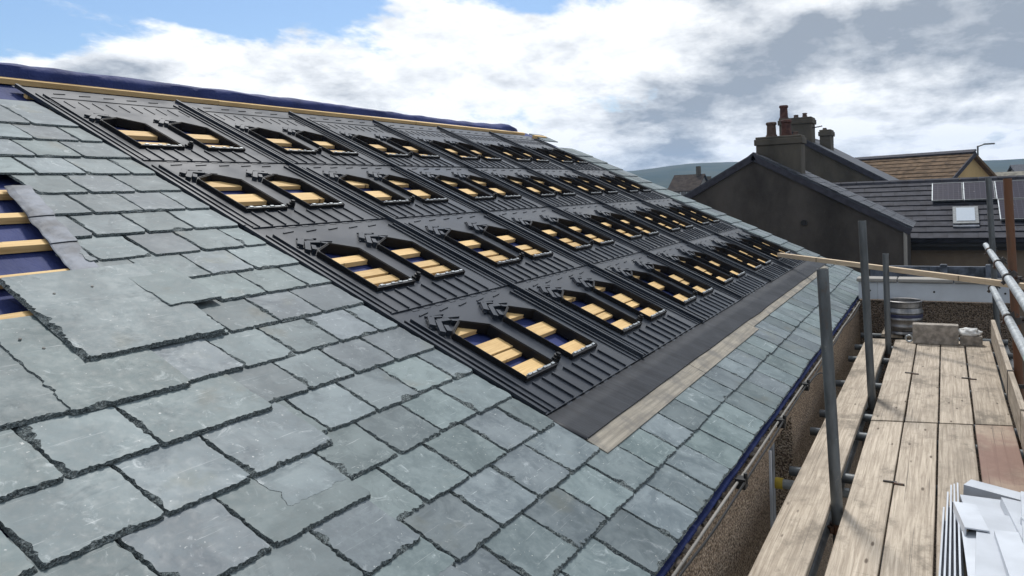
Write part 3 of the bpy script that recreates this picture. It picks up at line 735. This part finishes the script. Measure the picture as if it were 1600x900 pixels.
# ------------------------------------------------------------------ things on the boards
e = empty('beer_keg', (-.43, 10.02, BZ), 'steel beer keg standing at the far end of the walkway', 'keg')
KH = .80
pf = [(.0, .03), (.15, .03), (.17, .005), (.185, .0), (.19, .02), (.18, .05), (.197, .07), (.2, .10), (.206, .115), (.206, .13), (.199, .145), (.199, .2), (.206, .215), (.206, .23), (.199, .245), (.197, .30), (.206, .315), (.206, .33), (.199, .345), (.19, .385), (.15, .40), (.0, .405)]
pf = [(r_, z_ * KH) for r_, z_ in pf]
q = MB(); q.lathe(pf, (-.43, 10.0, BZ), 40); q.obj('barrel', KEG, e, smooth=True)
q = MB(); q.lathe([(.178, .385), (.19, .40), (.19, .445), (.2, .455), (.2, .468), (.19, .472), (.18, .462), (.18, .39)], (-.43, 10.0, BZ - .4 * (1 - KH)), 40); q.obj('rim', KEG, e, smooth=True)
q = MB(); q.lathe([(.2005, .25), (.2015, .252), (.2015, .285), (.2, .287)], (-.43, 10.0, BZ - .25 * (1 - KH)), 40); q.obj('band', KEGB, e, smooth=True)
q = MB(); q.tube((-.43, 10.0, BZ + .40 * KH), (-.43, 10.0, BZ + .43 * KH), .035, 16); q.obj('valve', KEG, e, smooth=True)
def slabthing(name, x0, x1, y0, y1, z0, z1, label, mat, cat, rz=0, bev=.006):
    q = MB(); cx, cy = (x0 + x1) / 2, (y0 + y1) / 2; q.box(x0 - cx, x1 - cx, y0 - cy, y1 - cy, 0, z1 - z0)
    o = q.obj(name, mat, None, Tr(cx, cy, z0) @ Matrix.Rotation(rz, 4, 'Z'), bevel=bev); return tag(o, label, cat)
# the end of the platform is carried on by two short boards under the keg and blocks
board(-.66, -.44, 9.86, 10.38, 'short board under the left of the keg', z=BZ, sk=0); board(-.42, -.19, 9.86, 10.38, 'short board under the right of the keg', z=BZ, sk=0)
pole('scaffold_transom', (-.90, 10.1, BZ - BT - TR_ - .001), (.60, 10.1, BZ - BT - TR_ - .001), 'cross tube under the keg', TUBE_D)
slabthing('concrete_block', -.32, .115, 9.37, 9.50, BZ + .002, BZ + .215, 'large grey concrete block on edge in front of the keg', CONC, 'block', .015)
slabthing('concrete_block', .128, .335, 9.40, 9.52, BZ + .002, BZ + .105, 'small concrete block beside the large one', CONC, 'block', -.01)
# rag
bm = bmesh.new(); bmesh.ops.create_icosphere(bm, subdivisions=4, radius=1)
for v in bm.verts:
    k = 1 + .35 * noise.noise(v.co * 1.9) + .18 * noise.noise(v.co * 5); v.co = Vector((v.co.x * .13 * k, v.co.y * .07 * k, max(-.02, v.co.z * .055 * k)))
me = bpy.data.meshes.new('rag'); bm.to_mesh(me); bm.free(); me.materials.append(CLOTH); me.polygons.foreach_set('use_smooth', [True] * len(me.polygons))
tag(link('rag', me, None, Tr(.20, 9.47, BZ + .127)), 'crumpled white rag lying on the small concrete block', 'rag')
q = MB()
for i in range(10):
    t0, t1 = [2 * math.pi * k / 10 for k in (i, i + 1)]
    q.tube((.035 * math.cos(t0), 0, .045 + .035 * math.sin(t0)), (.035 * math.cos(t1), 0, .045 + .035 * math.sin(t1)), .010, 8)
tag(q.obj('coupler_ring', TUBE, None, Tr(-.355, 9.42, BZ + .001)), 'loose steel ring beside the concrete block', 'coupler')
# white plastic trims
def trim(name, pts, th, label, T, lip=None):
    q = MB(); q.prism(pts, 0, th)
    if lip:
        a, c, hh = lip; q.bar(a, c, .009, hh, z=-hh)
    o = q.obj(name, WHITE, None, T, bevel=.0015); return tag(o, label, 'plastic strip', 'white plastic strips')
Z0 = BZ + .002
for i in range(5):
    x = -.045 + i * .021; y0, y1 = 3.35 + .02 * i, (4.52, 4.72, 4.80, 4.79, 4.78)[i]
    q = MB(); q.box(-.004, .004, 0, y1 - y0, 0, .075 + .012 * i); q.box(-.004, .016, 0, y1 - y0, 0, .006)
    tag(q.obj('plastic_strip', WHITE, None, Tr(x, y0, Z0) @ Matrix.Rotation(-.02 + .004 * i, 4, 'Z'), bevel=.001), ('outermost white trim on edge, shortest, on the left', 'white trim on edge, second from the left', 'white trim on edge, middle one', 'white trim on edge, fourth from the left', 'white trim on edge, tucked under the sheets')[i], 'plastic strip', 'white plastic strips')
def rotT(x, y, z, rz, rx=0, ry=0): return Tr(x, y, z) @ Matrix.Rotation(rz, 4, 'Z') @ Matrix.Rotation(rx, 4, 'X') @ Matrix.Rotation(ry, 4, 'Y')
def angle(name, ln, w_, lip, T, label, th=.007, lip2=0.0):
    q = MB(); pts = [(0, 0), (w_, 0), (w_, -lip2), (w_ + th, -lip2), (w_ + th, th), (-th, th), (-th, -lip), (0, -lip)] if lip2 else [(0, 0), (w_, 0), (w_, th), (-th, th), (-th, -lip), (0, -lip)]
    q.prism(pts, 0, ln); o = q.obj(name, WHITE, None, T @ Matrix(((1, 0, 0, 0), (0, 0, -1, 0), (0, 1, 0, 0), (0, 0, 0, 1))), bevel=.001); return tag(o, label, 'plastic strip', 'white plastic strips')
# each profile runs along local -Y from its origin, face up, lip on the left
angle('plastic_strip', .95, .10, .075, rotT(.075, 4.80, Z0 + .105, 1.20, .03, 0), 'long white angle trim lying across the far end of the pile')
angle('plastic_sheet', 1.15, .40, .05, rotT(.060, 4.62, Z0 + .110, .09, -.02, .03), 'broad white sheet under the other sheet')
angle('plastic_strip', .36, .085, .05, rotT(.028, 4.40, Z0 + .150, .12, -.05, .05), 'small white offcut at the left of the sheets', lip2=.03)
angle('plastic_sheet', 1.15, .30, .07, rotT(.128, 4.33, Z0 + .150, -.04, -.015, .05), 'broad white sheet on top of the pile')
angle('plastic_strip', .80, .07, .06, rotT(.060, 4.10, Z0 + .125, .03, .0, -.1), 'narrow white channel lying below the small offcut', lip2=.05)
angle('plastic_strip', 1.0, .13, .03, rotT(.300, 4.22, Z0 + .190, .22, -.03, .1), 'white strip with a folded edge lying over the top sheet', lip2=.03)
for i, (x, y, zz2, rz, w_, lab) in enumerate(((.24, 4.55, .150, .10, .09, 'narrow white channel just below the long angle trim'), (.33, 4.62, .170, -.06, .07, 'narrow white channel second from the outer side'), (.185, 4.02, .185, .06, .08, 'narrow white channel resting on the top sheet'), (.40, 4.50, .185, .05, .06, 'narrow white channel nearest the toe board'))):
    angle('plastic_strip', .9, w_, .035, rotT(x, y, Z0 + zz2, rz, -.02 - .01 * i, .15 - .1 * i), lab, lip2=.03)
# pipe and cables along the wall head
def cable(name, pts, r, mat, label, cat='cable'):
    cu = bpy.data.curves.new(name, 'CURVE'); cu.dimensions = '3D'; s_ = cu.splines.new('NURBS'); s_.points.add(len(pts) - 1)
    for i, p in enumerate(pts): s_.points[i].co = (*p, 1)
    s_.use_endpoint_u = True; s_.order_u = 4; cu.bevel_depth = r; cu.bevel_resolution = 2
    tmp = bpy.data.objects.new('t', cu); col.objects.link(tmp); dg = bpy.context.evaluated_depsgraph_get()
    me = bpy.data.meshes.new_from_object(tmp.evaluated_get(dg)); bpy.data.objects.remove(tmp); me.materials.clear(); me.materials.append(mat)
    return tag(link(name, me), label, cat)
zc_ = WTOP + .022
rr = random.Random(5)
cable('conduit', [(WX + .006, 1.2 + .5 * i, zc_ + rr.uniform(-.006, .006)) for i in range(21)], .0075, GREYW, 'thin pale conduit running along the top of the house wall', 'conduit')
cable('black_cable', [(WX + .035 + rr.uniform(-.012, .012), 1.2 + .4 * i, zc_ + .006 + rr.uniform(-.012, .014)) for i in range(26)], .006, BLACK, 'black cable strung beside the pale conduit')
cable('black_cable', [(WX + .04, 6.0, zc_), (WX + .07, 6.2, zc_ + .06), (WX + .10, 6.5, zc_ + .02), (WX + .10, 6.75, zc_ - .16), (WX + .10, 7.1, zc_ - .28), (WX + .05, 7.3, zc_ - .30)], .006, BLACK, 'loop of black cable hanging off the wall head')
for y, k in ((3.95, 'near the bottom of the picture'), (5.06, 'above the window edge'), (6.05, 'where the cable loop hangs')):
    q = MB(); q.box(-.02, .035, -.03, .03, -.035, .02); q.tube((.03, 0, -.01), (.03, 0, .045), .011, 10); tag(q.obj('cable_clip', BLACK, None, Tr(WX + .012, y, zc_), bevel=.006), 'black cable clip on the conduit ' + k, 'clip', 'cable clips')

# ------------------------------------------------------------------ low extension with the pale fascia
e = empty('extension', (-.2, 11.4, 0), 'low rear extension with pale grey fascia at the end of the walkway', 'extension')
FY = 10.46
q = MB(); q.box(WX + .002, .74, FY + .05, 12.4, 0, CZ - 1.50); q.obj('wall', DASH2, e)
q = MB(); q.box(-.95, -.735, FY, FY + .045, CZ - 1.478, CZ - 1.268); q.obj('fascia', FASC, e, bevel=.003)
q = MB(); q.box(-.73, .70, FY, FY + .045, CZ - 1.478, CZ - 1.266); q.obj('fascia', FASC, e, bevel=.003)
for x in (-.82, -.12, .60): q = MB(); q.tube((x, FY - .004, CZ - 1.37), (x, FY + .01, CZ - 1.37), .012, 10); q.obj('screw', BLACK, e)
for x0, x1 in ((-.97, -.52), (-.51, .08), (.09, .72)):
    q = MB(); q.box(x0, x1, FY - .04, FY + .22, CZ - 1.258, CZ - 1.215); q.obj('coping', GREYW, e, bevel=.01)
q = MB(); q.box(WX + .004, .74, FY + .23, 12.39, CZ - 1.499, CZ - 1.46); q.obj('flat_roof', LEAD, e)
q = MB(); q.box(-.95, .70, 12.2, 12.26, CZ - 1.46, CZ - 1.238)
for i in range(28): q.box(-.94 + i * .058, -.94 + i * .058 + .012, 12.19, 12.2, CZ - 1.455, CZ - 1.245)
q.obj('upstand', LEAD, e)
for x in (-.02, .52): q = MB(); q.box(x - .045, x + .045, 12.13, 12.188, CZ - 1.46, CZ - 1.20); q.obj('upstand_roll', LEAD, e, bevel=.015)

# ------------------------------------------------------------------ neighbouring houses
def gable_house(name, label, xa, za, half, drop, y0, y1, wallm, roofm, verge=True, slates=True, zb=0.0):
    e = empty(name, (xa, (y0 + y1) / 2, 0), label, 'house'); za += CZ; ze = za - drop
    q = MB(); pts = [(xa - half, zb), (xa - half, ze), (xa, za), (xa + half, ze), (xa + half, zb)]
    vs = [(x, y0, z) for x, z in pts] + [(x, y1, z) for x, z in pts]
    q.add(vs, [(0, 1, 2, 3, 4)[::-1], (5, 6, 7, 8, 9)] + [(i, (i + 1) % 5, (i + 1) % 5 + 5, i + 5) for i in (0, 3, 4)]); q.obj('wall', wallm, e)
    ang = math.atan2(drop, half); ln = half / math.cos(ang) + .12
    for sgn in (1, -1):
        T = Matrix.Translation((xa, 0, za + .02)) @ (Matrix.Rotation(math.pi, 4, 'Z') if sgn < 0 else Matrix.Identity(4)) @ Matrix.Rotation(ang, 4, 'Y')
        yy0, yy1 = (y0 - .06, y1) if sgn > 0 else (-y1, -(y0 - .06))
        q = MB(); q.box(0, ln, yy0, yy1, 0, .03, 0, T); rf = q.obj('roof', roofm, e)
        vy = (yy0, yy0 + .11) if sgn > 0 else (yy1 - .11, yy1)
        q = MB(); q.box(.0, ln + .01, vy[0] - .012 if sgn > 0 else vy[0], vy[1] if sgn > 0 else vy[1] + .012, -.14, -.002, 0, T); q.obj('verge_board', VERGE, e)
        if slates and sgn > 0:
            rr = random.Random(int(abs(xa) * 7)); nr = int(ln / .26)
            for r_ in range(nr):
                s0 = ln - (r_ + 1) * .26 + .0; y = yy0 - .01 + (0 if r_ % 2 else -.0); first = True
                while y < yy1 - .02:
                    w_ = .30 if not (first and r_ % 2) else .16; first = False; c = min(y + w_, yy1)
                    z_ = .032 + rr.uniform(0, .008); T2 = T @ Tr(s0, 0, z_) @ Matrix.Rotation(-.03, 4, 'Y').inverted()
                    q = MB(); q.box(0, .27, y + .004, c - .004, .0, .014, 0, T @ Tr(s0, 0, z_) @ Matrix.Rotation(-.035, 4, 'Y')); q.obj('slate', DSLATE, rf); y = c
    nrt = int((y1 - y0) / .45)
    for i in range(nrt):
        q = MB(); ya = y0 - .05 + (y1 - y0 + .05) * i / nrt; yb = y0 - .05 + (y1 - y0 + .05) * (i + 1) / nrt - .01
        q.add([(xa - .14, ya, za - .02), (xa, ya, za + .085), (xa + .14, ya, za - .02), (xa - .14, yb, za - .02), (xa, yb, za + .085), (xa + .14, yb, za - .02)], [(0, 1, 2)[::-1], (3, 4, 5), (0, 1, 4, 3), (1, 2, 5, 4), (2, 0, 3, 5)]); q.obj('ridge_tile', VERGE, e)
    return e
def chimney(e, x0, x1, y0, y1, z0, z1, cap=True, taper=.0, name='chimney'):
    q = MB(); z0 += CZ; z1 += CZ; n = 10; vs = []
    ring = []
    q.box(x0, x1, y0, y1, z0, z1 - .22); q.box(x0 - .04, x1 + .04, y0 - .04, y1 + .04, z1 - .22, z1 - .06); q.box(x0 - .01, x1 + .01, y0 - .01, y1 + .01, z1 - .06, z1)
    return q.obj(name, REND2, e, bevel=.02)
def pot(ch, x, y, z, h_, r, mat=TERRA, name='chimney_pot'):
    q = MB(); z += CZ; q.lathe([(r * 1.25, -.04), (r * 1.2, .05), (r * 1.02, .09), (r * .92, h_ * .8), (r * 1.12, h_ * .84), (r * 1.12, h_ * .95), (r * .95, h_), (r * .72, h_), (r * .68, h_ * .5)], (x, y, z), 18); q.obj(name, mat, ch, smooth=True)
A = gable_house('rendered_house', 'dark rendered gable end with slate roof and clay chimney pots', -4.19, .74, 3.42, 1.87, 20, 22.35, REND, DSLATE)
c = chimney(A, -4.22, -3.12, 20.45, 21.1, -.3, 1.22); 
pot(c, -3.88, 20.75, 1.2, .40, .12, TERRA_D); pot(c, -3.52, 20.8, 1.2, .44, .125, TERRA); pot(c, -3.28, 20.7, 1.19, .12, .06, TERRA_D)
q = MB(); q.tube((-3.02, 19.95, CZ - .98), (-3.02, 20.02, CZ - .98), .07, 14); q.obj('vent', BLACK, A)
q = MB(); q.tube((-.80, 19.97, CZ - 1.1), (-.80, 19.97, .2), .04, 10); q.obj('downpipe', GREYW, A)
B = gable_house('rendered_house', 'taller dark house behind with the big chimney stacks', -4.30, 1.60, 3.8, 2.28, 26.5, 33, REND2, DSLATE, slates=False)
c = chimney(B, -4.72, -3.72, 26.56, 27.4, .2, 2.14); pot(c, -4.62, 26.9, 2.12, .48, .13); pot(c, -4.25, 27.0, 2.12, .14, .07, TERRA_D); pot(c, -3.98, 27.0, 2.12, .18, .07, TERRA_D)
q = MB(); q.tube((-3.72, 26.8, CZ + 1.78), (-3.42, 26.8, CZ + 1.82), .018, 8); q.tube((-3.55, 26.7, CZ + 1.80), (-3.55, 26.9, CZ + 1.80), .015, 6); q.obj('bracket', IRON, c)
c = chimney(B, -3.72 + .0, -3.36, 28.4, 29.2, .2, 1.80); pot(c, -3.6, 28.8, 1.78, .1, .06, TERRA_D)
# C : grey tiled roof with solar panels
C = empty('tiled_house', (1.2, 24, 0), 'house with grey tiled roof, solar panels and a rooflight', 'house')
CE = Vector((0, 22.35, CZ - 1.57)); CRd = Vector((0, 25.5, CZ - .13)); sv = (CRd - CE); CL = sv.length; sv.normalize(); cn = Vector((1, 0, 0)).cross(sv)
TC = Matrix.Translation((0, CE.y, CE.z)) @ Matrix((Vector((1, 0, 0)), sv, cn)).transposed().to_4x4()
q = MB(); q.box(-.78, 5.2, 22.75, 28.2, 0, CZ - 1.72); q.obj('wall', GREYW if False else render_mat('brown_wall_render', (.17, .135, .10), .25), C)  # wall in its own mottled brown render
q = MB(); q.box(-4.3, 5.4, .0, CL, -.10, .0, 0, TC); crf = q.obj('roof', CTILE, C)
q = MB(); q.add([(-4.3, 25.5, CZ - .14), (5.4, 25.5, CZ - .14), (5.4, 28.6, CZ - 1.6), (-4.3, 28.6, CZ - 1.6)], [(0, 1, 2, 3)]); q.obj('back_slope', CTILE, C)
q = MB(); q.box(-.76, 5.3, 22.42, 22.5, CZ - 1.86, CZ - 1.66); q.obj('fascia', BLACK, C)
q = MB(); q.box(-.76, 5.3, 22.3, 22.41, CZ - 1.76, CZ - 1.69); q.obj('gutter', BLACK, C)
rr = random.Random(9); nrow = 11; ex = CL / nrow
for r_ in range(nrow):
    x = -2.9 - (.16 if r_ % 2 else 0)
    while x < 4.2:
        w_ = .33; q = MB(); q.box(x + .002, x + w_ - .002, 0, ex + .03, 0, .022, 0, TC @ Tr(0, r_ * ex - (.03 if r_ == 0 else 0), .030 + rr.uniform(0, .005)) @ Matrix.Rotation(-.085, 4, 'X')); q.obj('tile', CTILE, crf); x += w_
for i in range(18):
    q = MB(); x = -3.2 + i * .45; T = TC @ Tr(x, CL, .02)
    q.add([T @ Vector(p) for p in ((0, -.13, 0), (0, -.05, .07), (0, .05, .07), (0, .13, -.06), (.44, -.13, 0), (.44, -.05, .07), (.44, .05, .07), (.44, .13, -.06))], [(0, 3, 2, 1), (4, 5, 6, 7), (0, 1, 5, 4), (1, 2, 6, 5), (2, 3, 7, 6)]); q.obj('ridge_tile', CTILE, crf)
def panel(x0, x1, s0, s1, label):
    W0 = TC @ Tr(x0, s0, .11); w_, h_ = x1 - x0, s1 - s0
    q = MB(); q.box(.0, w_, 0, h_, 0, .03); e = q.obj('solar_panel', PVG, C, W0); e['label'] = label
    f = .022
    for a in ((-f, 0, -f, h_ + f), (w_, w_ + f, -f, h_ + f), (0, w_, -f, 0), (0, w_, h_, h_ + f)): q = MB(); q.box(a[0], a[1], a[2], a[3], -.01, .036); q.obj('frame_bar', TUBE if a[1] <= 0 else TUBE_D, e, W0)
k = sv.y
s_of = lambda y: (y - CE.y) / k
panel(-.28, .42, s_of(24.15), s_of(25.12), 'upper left solar panel on the grey roof'); panel(.48, 1.17, s_of(24.15), s_of(25.12), 'upper middle solar panel, left of the grey pole')
panel(1.23, 2.05, s_of(24.15), s_of(25.12), 'upper solar panel behind the rusty pole'); panel(1.25, 2.05, s_of(23.08), s_of(24.07), 'lower solar panel behind the rusty pole')
W0 = TC @ Tr(.22, s_of(22.98), .06)
q = MB(); q.box(-.03, .55, -.05, .92, -.02, .055); rl = q.obj('rooflight', TUBE_D, C, W0)
q = MB(); q.box(.05, .47, .07, .82, .056, .068); q.obj('pane', PALEG, rl, W0)
q = MB(); q.box(-.03, .55, -.16, -.052, -.02, .02); q.obj('apron', LEAD, rl, W0)
# D : brown tiled house further off, turned a little
TD = Tr(1.17, 44.6, 0) @ Matrix.Rotation(R_(-31), 4, 'Z')
Dh = empty('brown_tiled_house', None, 'brown tiled house with an ochre gable, beyond the solar panels', 'house', None, TD)
rz_, ez_, hd = CZ + 1.15, CZ - .95, 3.3
q = MB(); q.add([(0, -hd, 0), (0, -hd, ez_), (0, 0, rz_ - .08), (0, hd, ez_), (0, hd, 0), (-13, -hd, 0), (-13, -hd, ez_), (-13, 0, rz_ - .08), (-13, hd, ez_), (-13, hd, 0)], [(0, 4, 3, 2, 1), (5, 6, 7, 8, 9), (0, 1, 6, 5), (3, 4, 9, 8)]); q.obj('wall', OCHRE, Dh, TD)
for sgn in (-1, 1):
    ang = math.atan2(rz_ - ez_, hd); ln = hd / math.cos(ang) + .3
    T = TD @ Tr(0, 0, rz_) @ (Matrix.Identity(4) if sgn < 0 else Matrix.Rotation(math.pi, 4, 'Z')) @ Matrix.Rotation(ang, 4, 'X')
    x0, x1 = (-13, .25) if sgn < 0 else (-.25, 13)
    q = MB(); q.box(x0, x1, -ln, 0, -.12, 0, 0, T); drf = q.obj('roof', BTILE, Dh)
    if sgn < 0:
        nr = 12; ex2 = ln / nr; rr = random.Random(4)
        for r_ in range(nr):
            x = x0
            while x < x1 - .05:
                c = min(x + 1.35, x1); mat = BTILE
                if r_ < 6 and -9.0 < x < -3.8: mat = GTILE
                q = MB(); q.box(x, c - .006, 0, ex2 + .04, 0, .03, 0, T @ Tr(0, -ln + r_ * ex2, .03 + rr.uniform(0, .01)) @ Matrix.Rotation(-.09, 4, 'X')); q.obj('tile_course', mat, drf); x = c
        q = MB(); q.box(x1 - .03, x1 + .03, -ln, 0, -.13, .06, 0, T); q.obj('verge', VERGE, Dh)
        q = MB(); q.box(x0, x1, -.12, .12, .05, .14, 0, T); q.obj('ridge', VERGE, Dh)
BRN = simple('dull_brown_tile', (.05, .04, .034), .95, .1, nscale=2, amt=.3)
# far roofs
def small_house(x, y, z_ridge, w_, d_, h_, rz, wallm, roofm, label, windows=()):
    T = Tr(x, y, 0) @ Matrix.Rotation(rz, 4, 'Z'); e = empty('distant_house', None, label, 'house', 'distant houses', T); zr = CZ + z_ridge; ze = zr - h_
    q = MB(); q.add([T @ Vector(p) for p in ((-w_, -d_, 0), (-w_, -d_, ze), (-w_, 0, zr - .1), (-w_, d_, ze), (-w_, d_, 0), (w_, -d_, 0), (w_, -d_, ze), (w_, 0, zr - .1), (w_, d_, ze), (w_, d_, 0))], [(0, 1, 2, 3, 4), (9, 8, 7, 6, 5), (0, 5, 6, 1), (3, 8, 9, 4)]); q.obj('wall', wallm, e)
    q = MB(); o_ = .25
    for s_ in (-1, 1):
        q.add([T @ Vector(p) for p in ((-w_ - o_, 0, zr), (w_ + o_, 0, zr), (w_ + o_, s_ * (d_ + o_), ze - o_ * h_ / d_), (-w_ - o_, s_ * (d_ + o_), ze - o_ * h_ / d_), (-w_ - o_, 0, zr - .12), (w_ + o_, 0, zr - .12), (w_ + o_, s_ * (d_ + o_), ze - .12 - o_ * h_ / d_), (-w_ - o_, s_ * (d_ + o_), ze - .12 - o_ * h_ / d_))], [(0, 1, 2, 3), (4, 7, 6, 5), (3, 2, 6, 7), (0, 3, 7, 4), (1, 5, 6, 2)])
    q.obj('roof', roofm, e)
    q = MB(); q.box(w_ * .55, w_ * .8, -.35, .35, zr - .6, zr + .9, 0, T); q.obj('chimney', REND2, e)
    for (x0, z0, ww, hh) in windows:
        q = MB(); q.box(x0, x0 + ww, -d_ - .06, -d_ + .02, CZ + z0, CZ + z0 + hh, 0, T); wi = q.obj('window', WHITE, e)
        for k in range(2): q = MB(); q.box(x0 + .1 + k * ww / 2, x0 + ww / 2 - .06 + k * ww / 2, -d_ - .075, -d_ - .06, CZ + z0 + .12, CZ + z0 + hh - .12, 0, T); q.obj('pane', GLASS, wi)
    return e
small_house(-26.3, 90, 1.55, 1.6, 3.0, 1.75, 0, GREYW, BRN, 'distant dark roofed house with a white window below the hill', ((-1.0, -1.0, 1.5, .7),))
small_house(-22.5, 97, .9, 3.0, 3.0, 1.6, .1, GREYW, BTILE, 'distant low brown roof beside the dark gable verge')
small_house(5.0, 62, .2, 3.4, 3.2, 1.7, -.1, GREYW, GTILE, 'distant grey roofed house right of the ochre gable')
small_house(9.0, 85, .9, 3.5, 3.0, 1.7, .2, GREYW, DSLATE, 'distant dark roof at the right edge of the skyline')
small_house(-31.5, 110, .6, 3.0, 3.0, 1.6, .3, GREYW, DSLATE, 'distant dark roof left of the small white window')
lp = empty('street_lamp', (1.98, 60, 0), 'slim street lamp rising behind the ochre gable', 'street lamp')
q = MB(); q.tube((1.98, 60, 0), (1.98, 60, CZ + 2.0), .09, 12, r1=.055); q.tube((1.98, 60, CZ + 1.95), (2.35, 60, CZ + 2.08), .045, 8); q.obj('post', TUBE_D, lp, smooth=True)
q = MB(); q.box(2.3, 2.95, 59.88, 60.12, CZ + 2.04, CZ + 2.14); q.obj('lamp_head', TUBE_D, lp, bevel=.03)
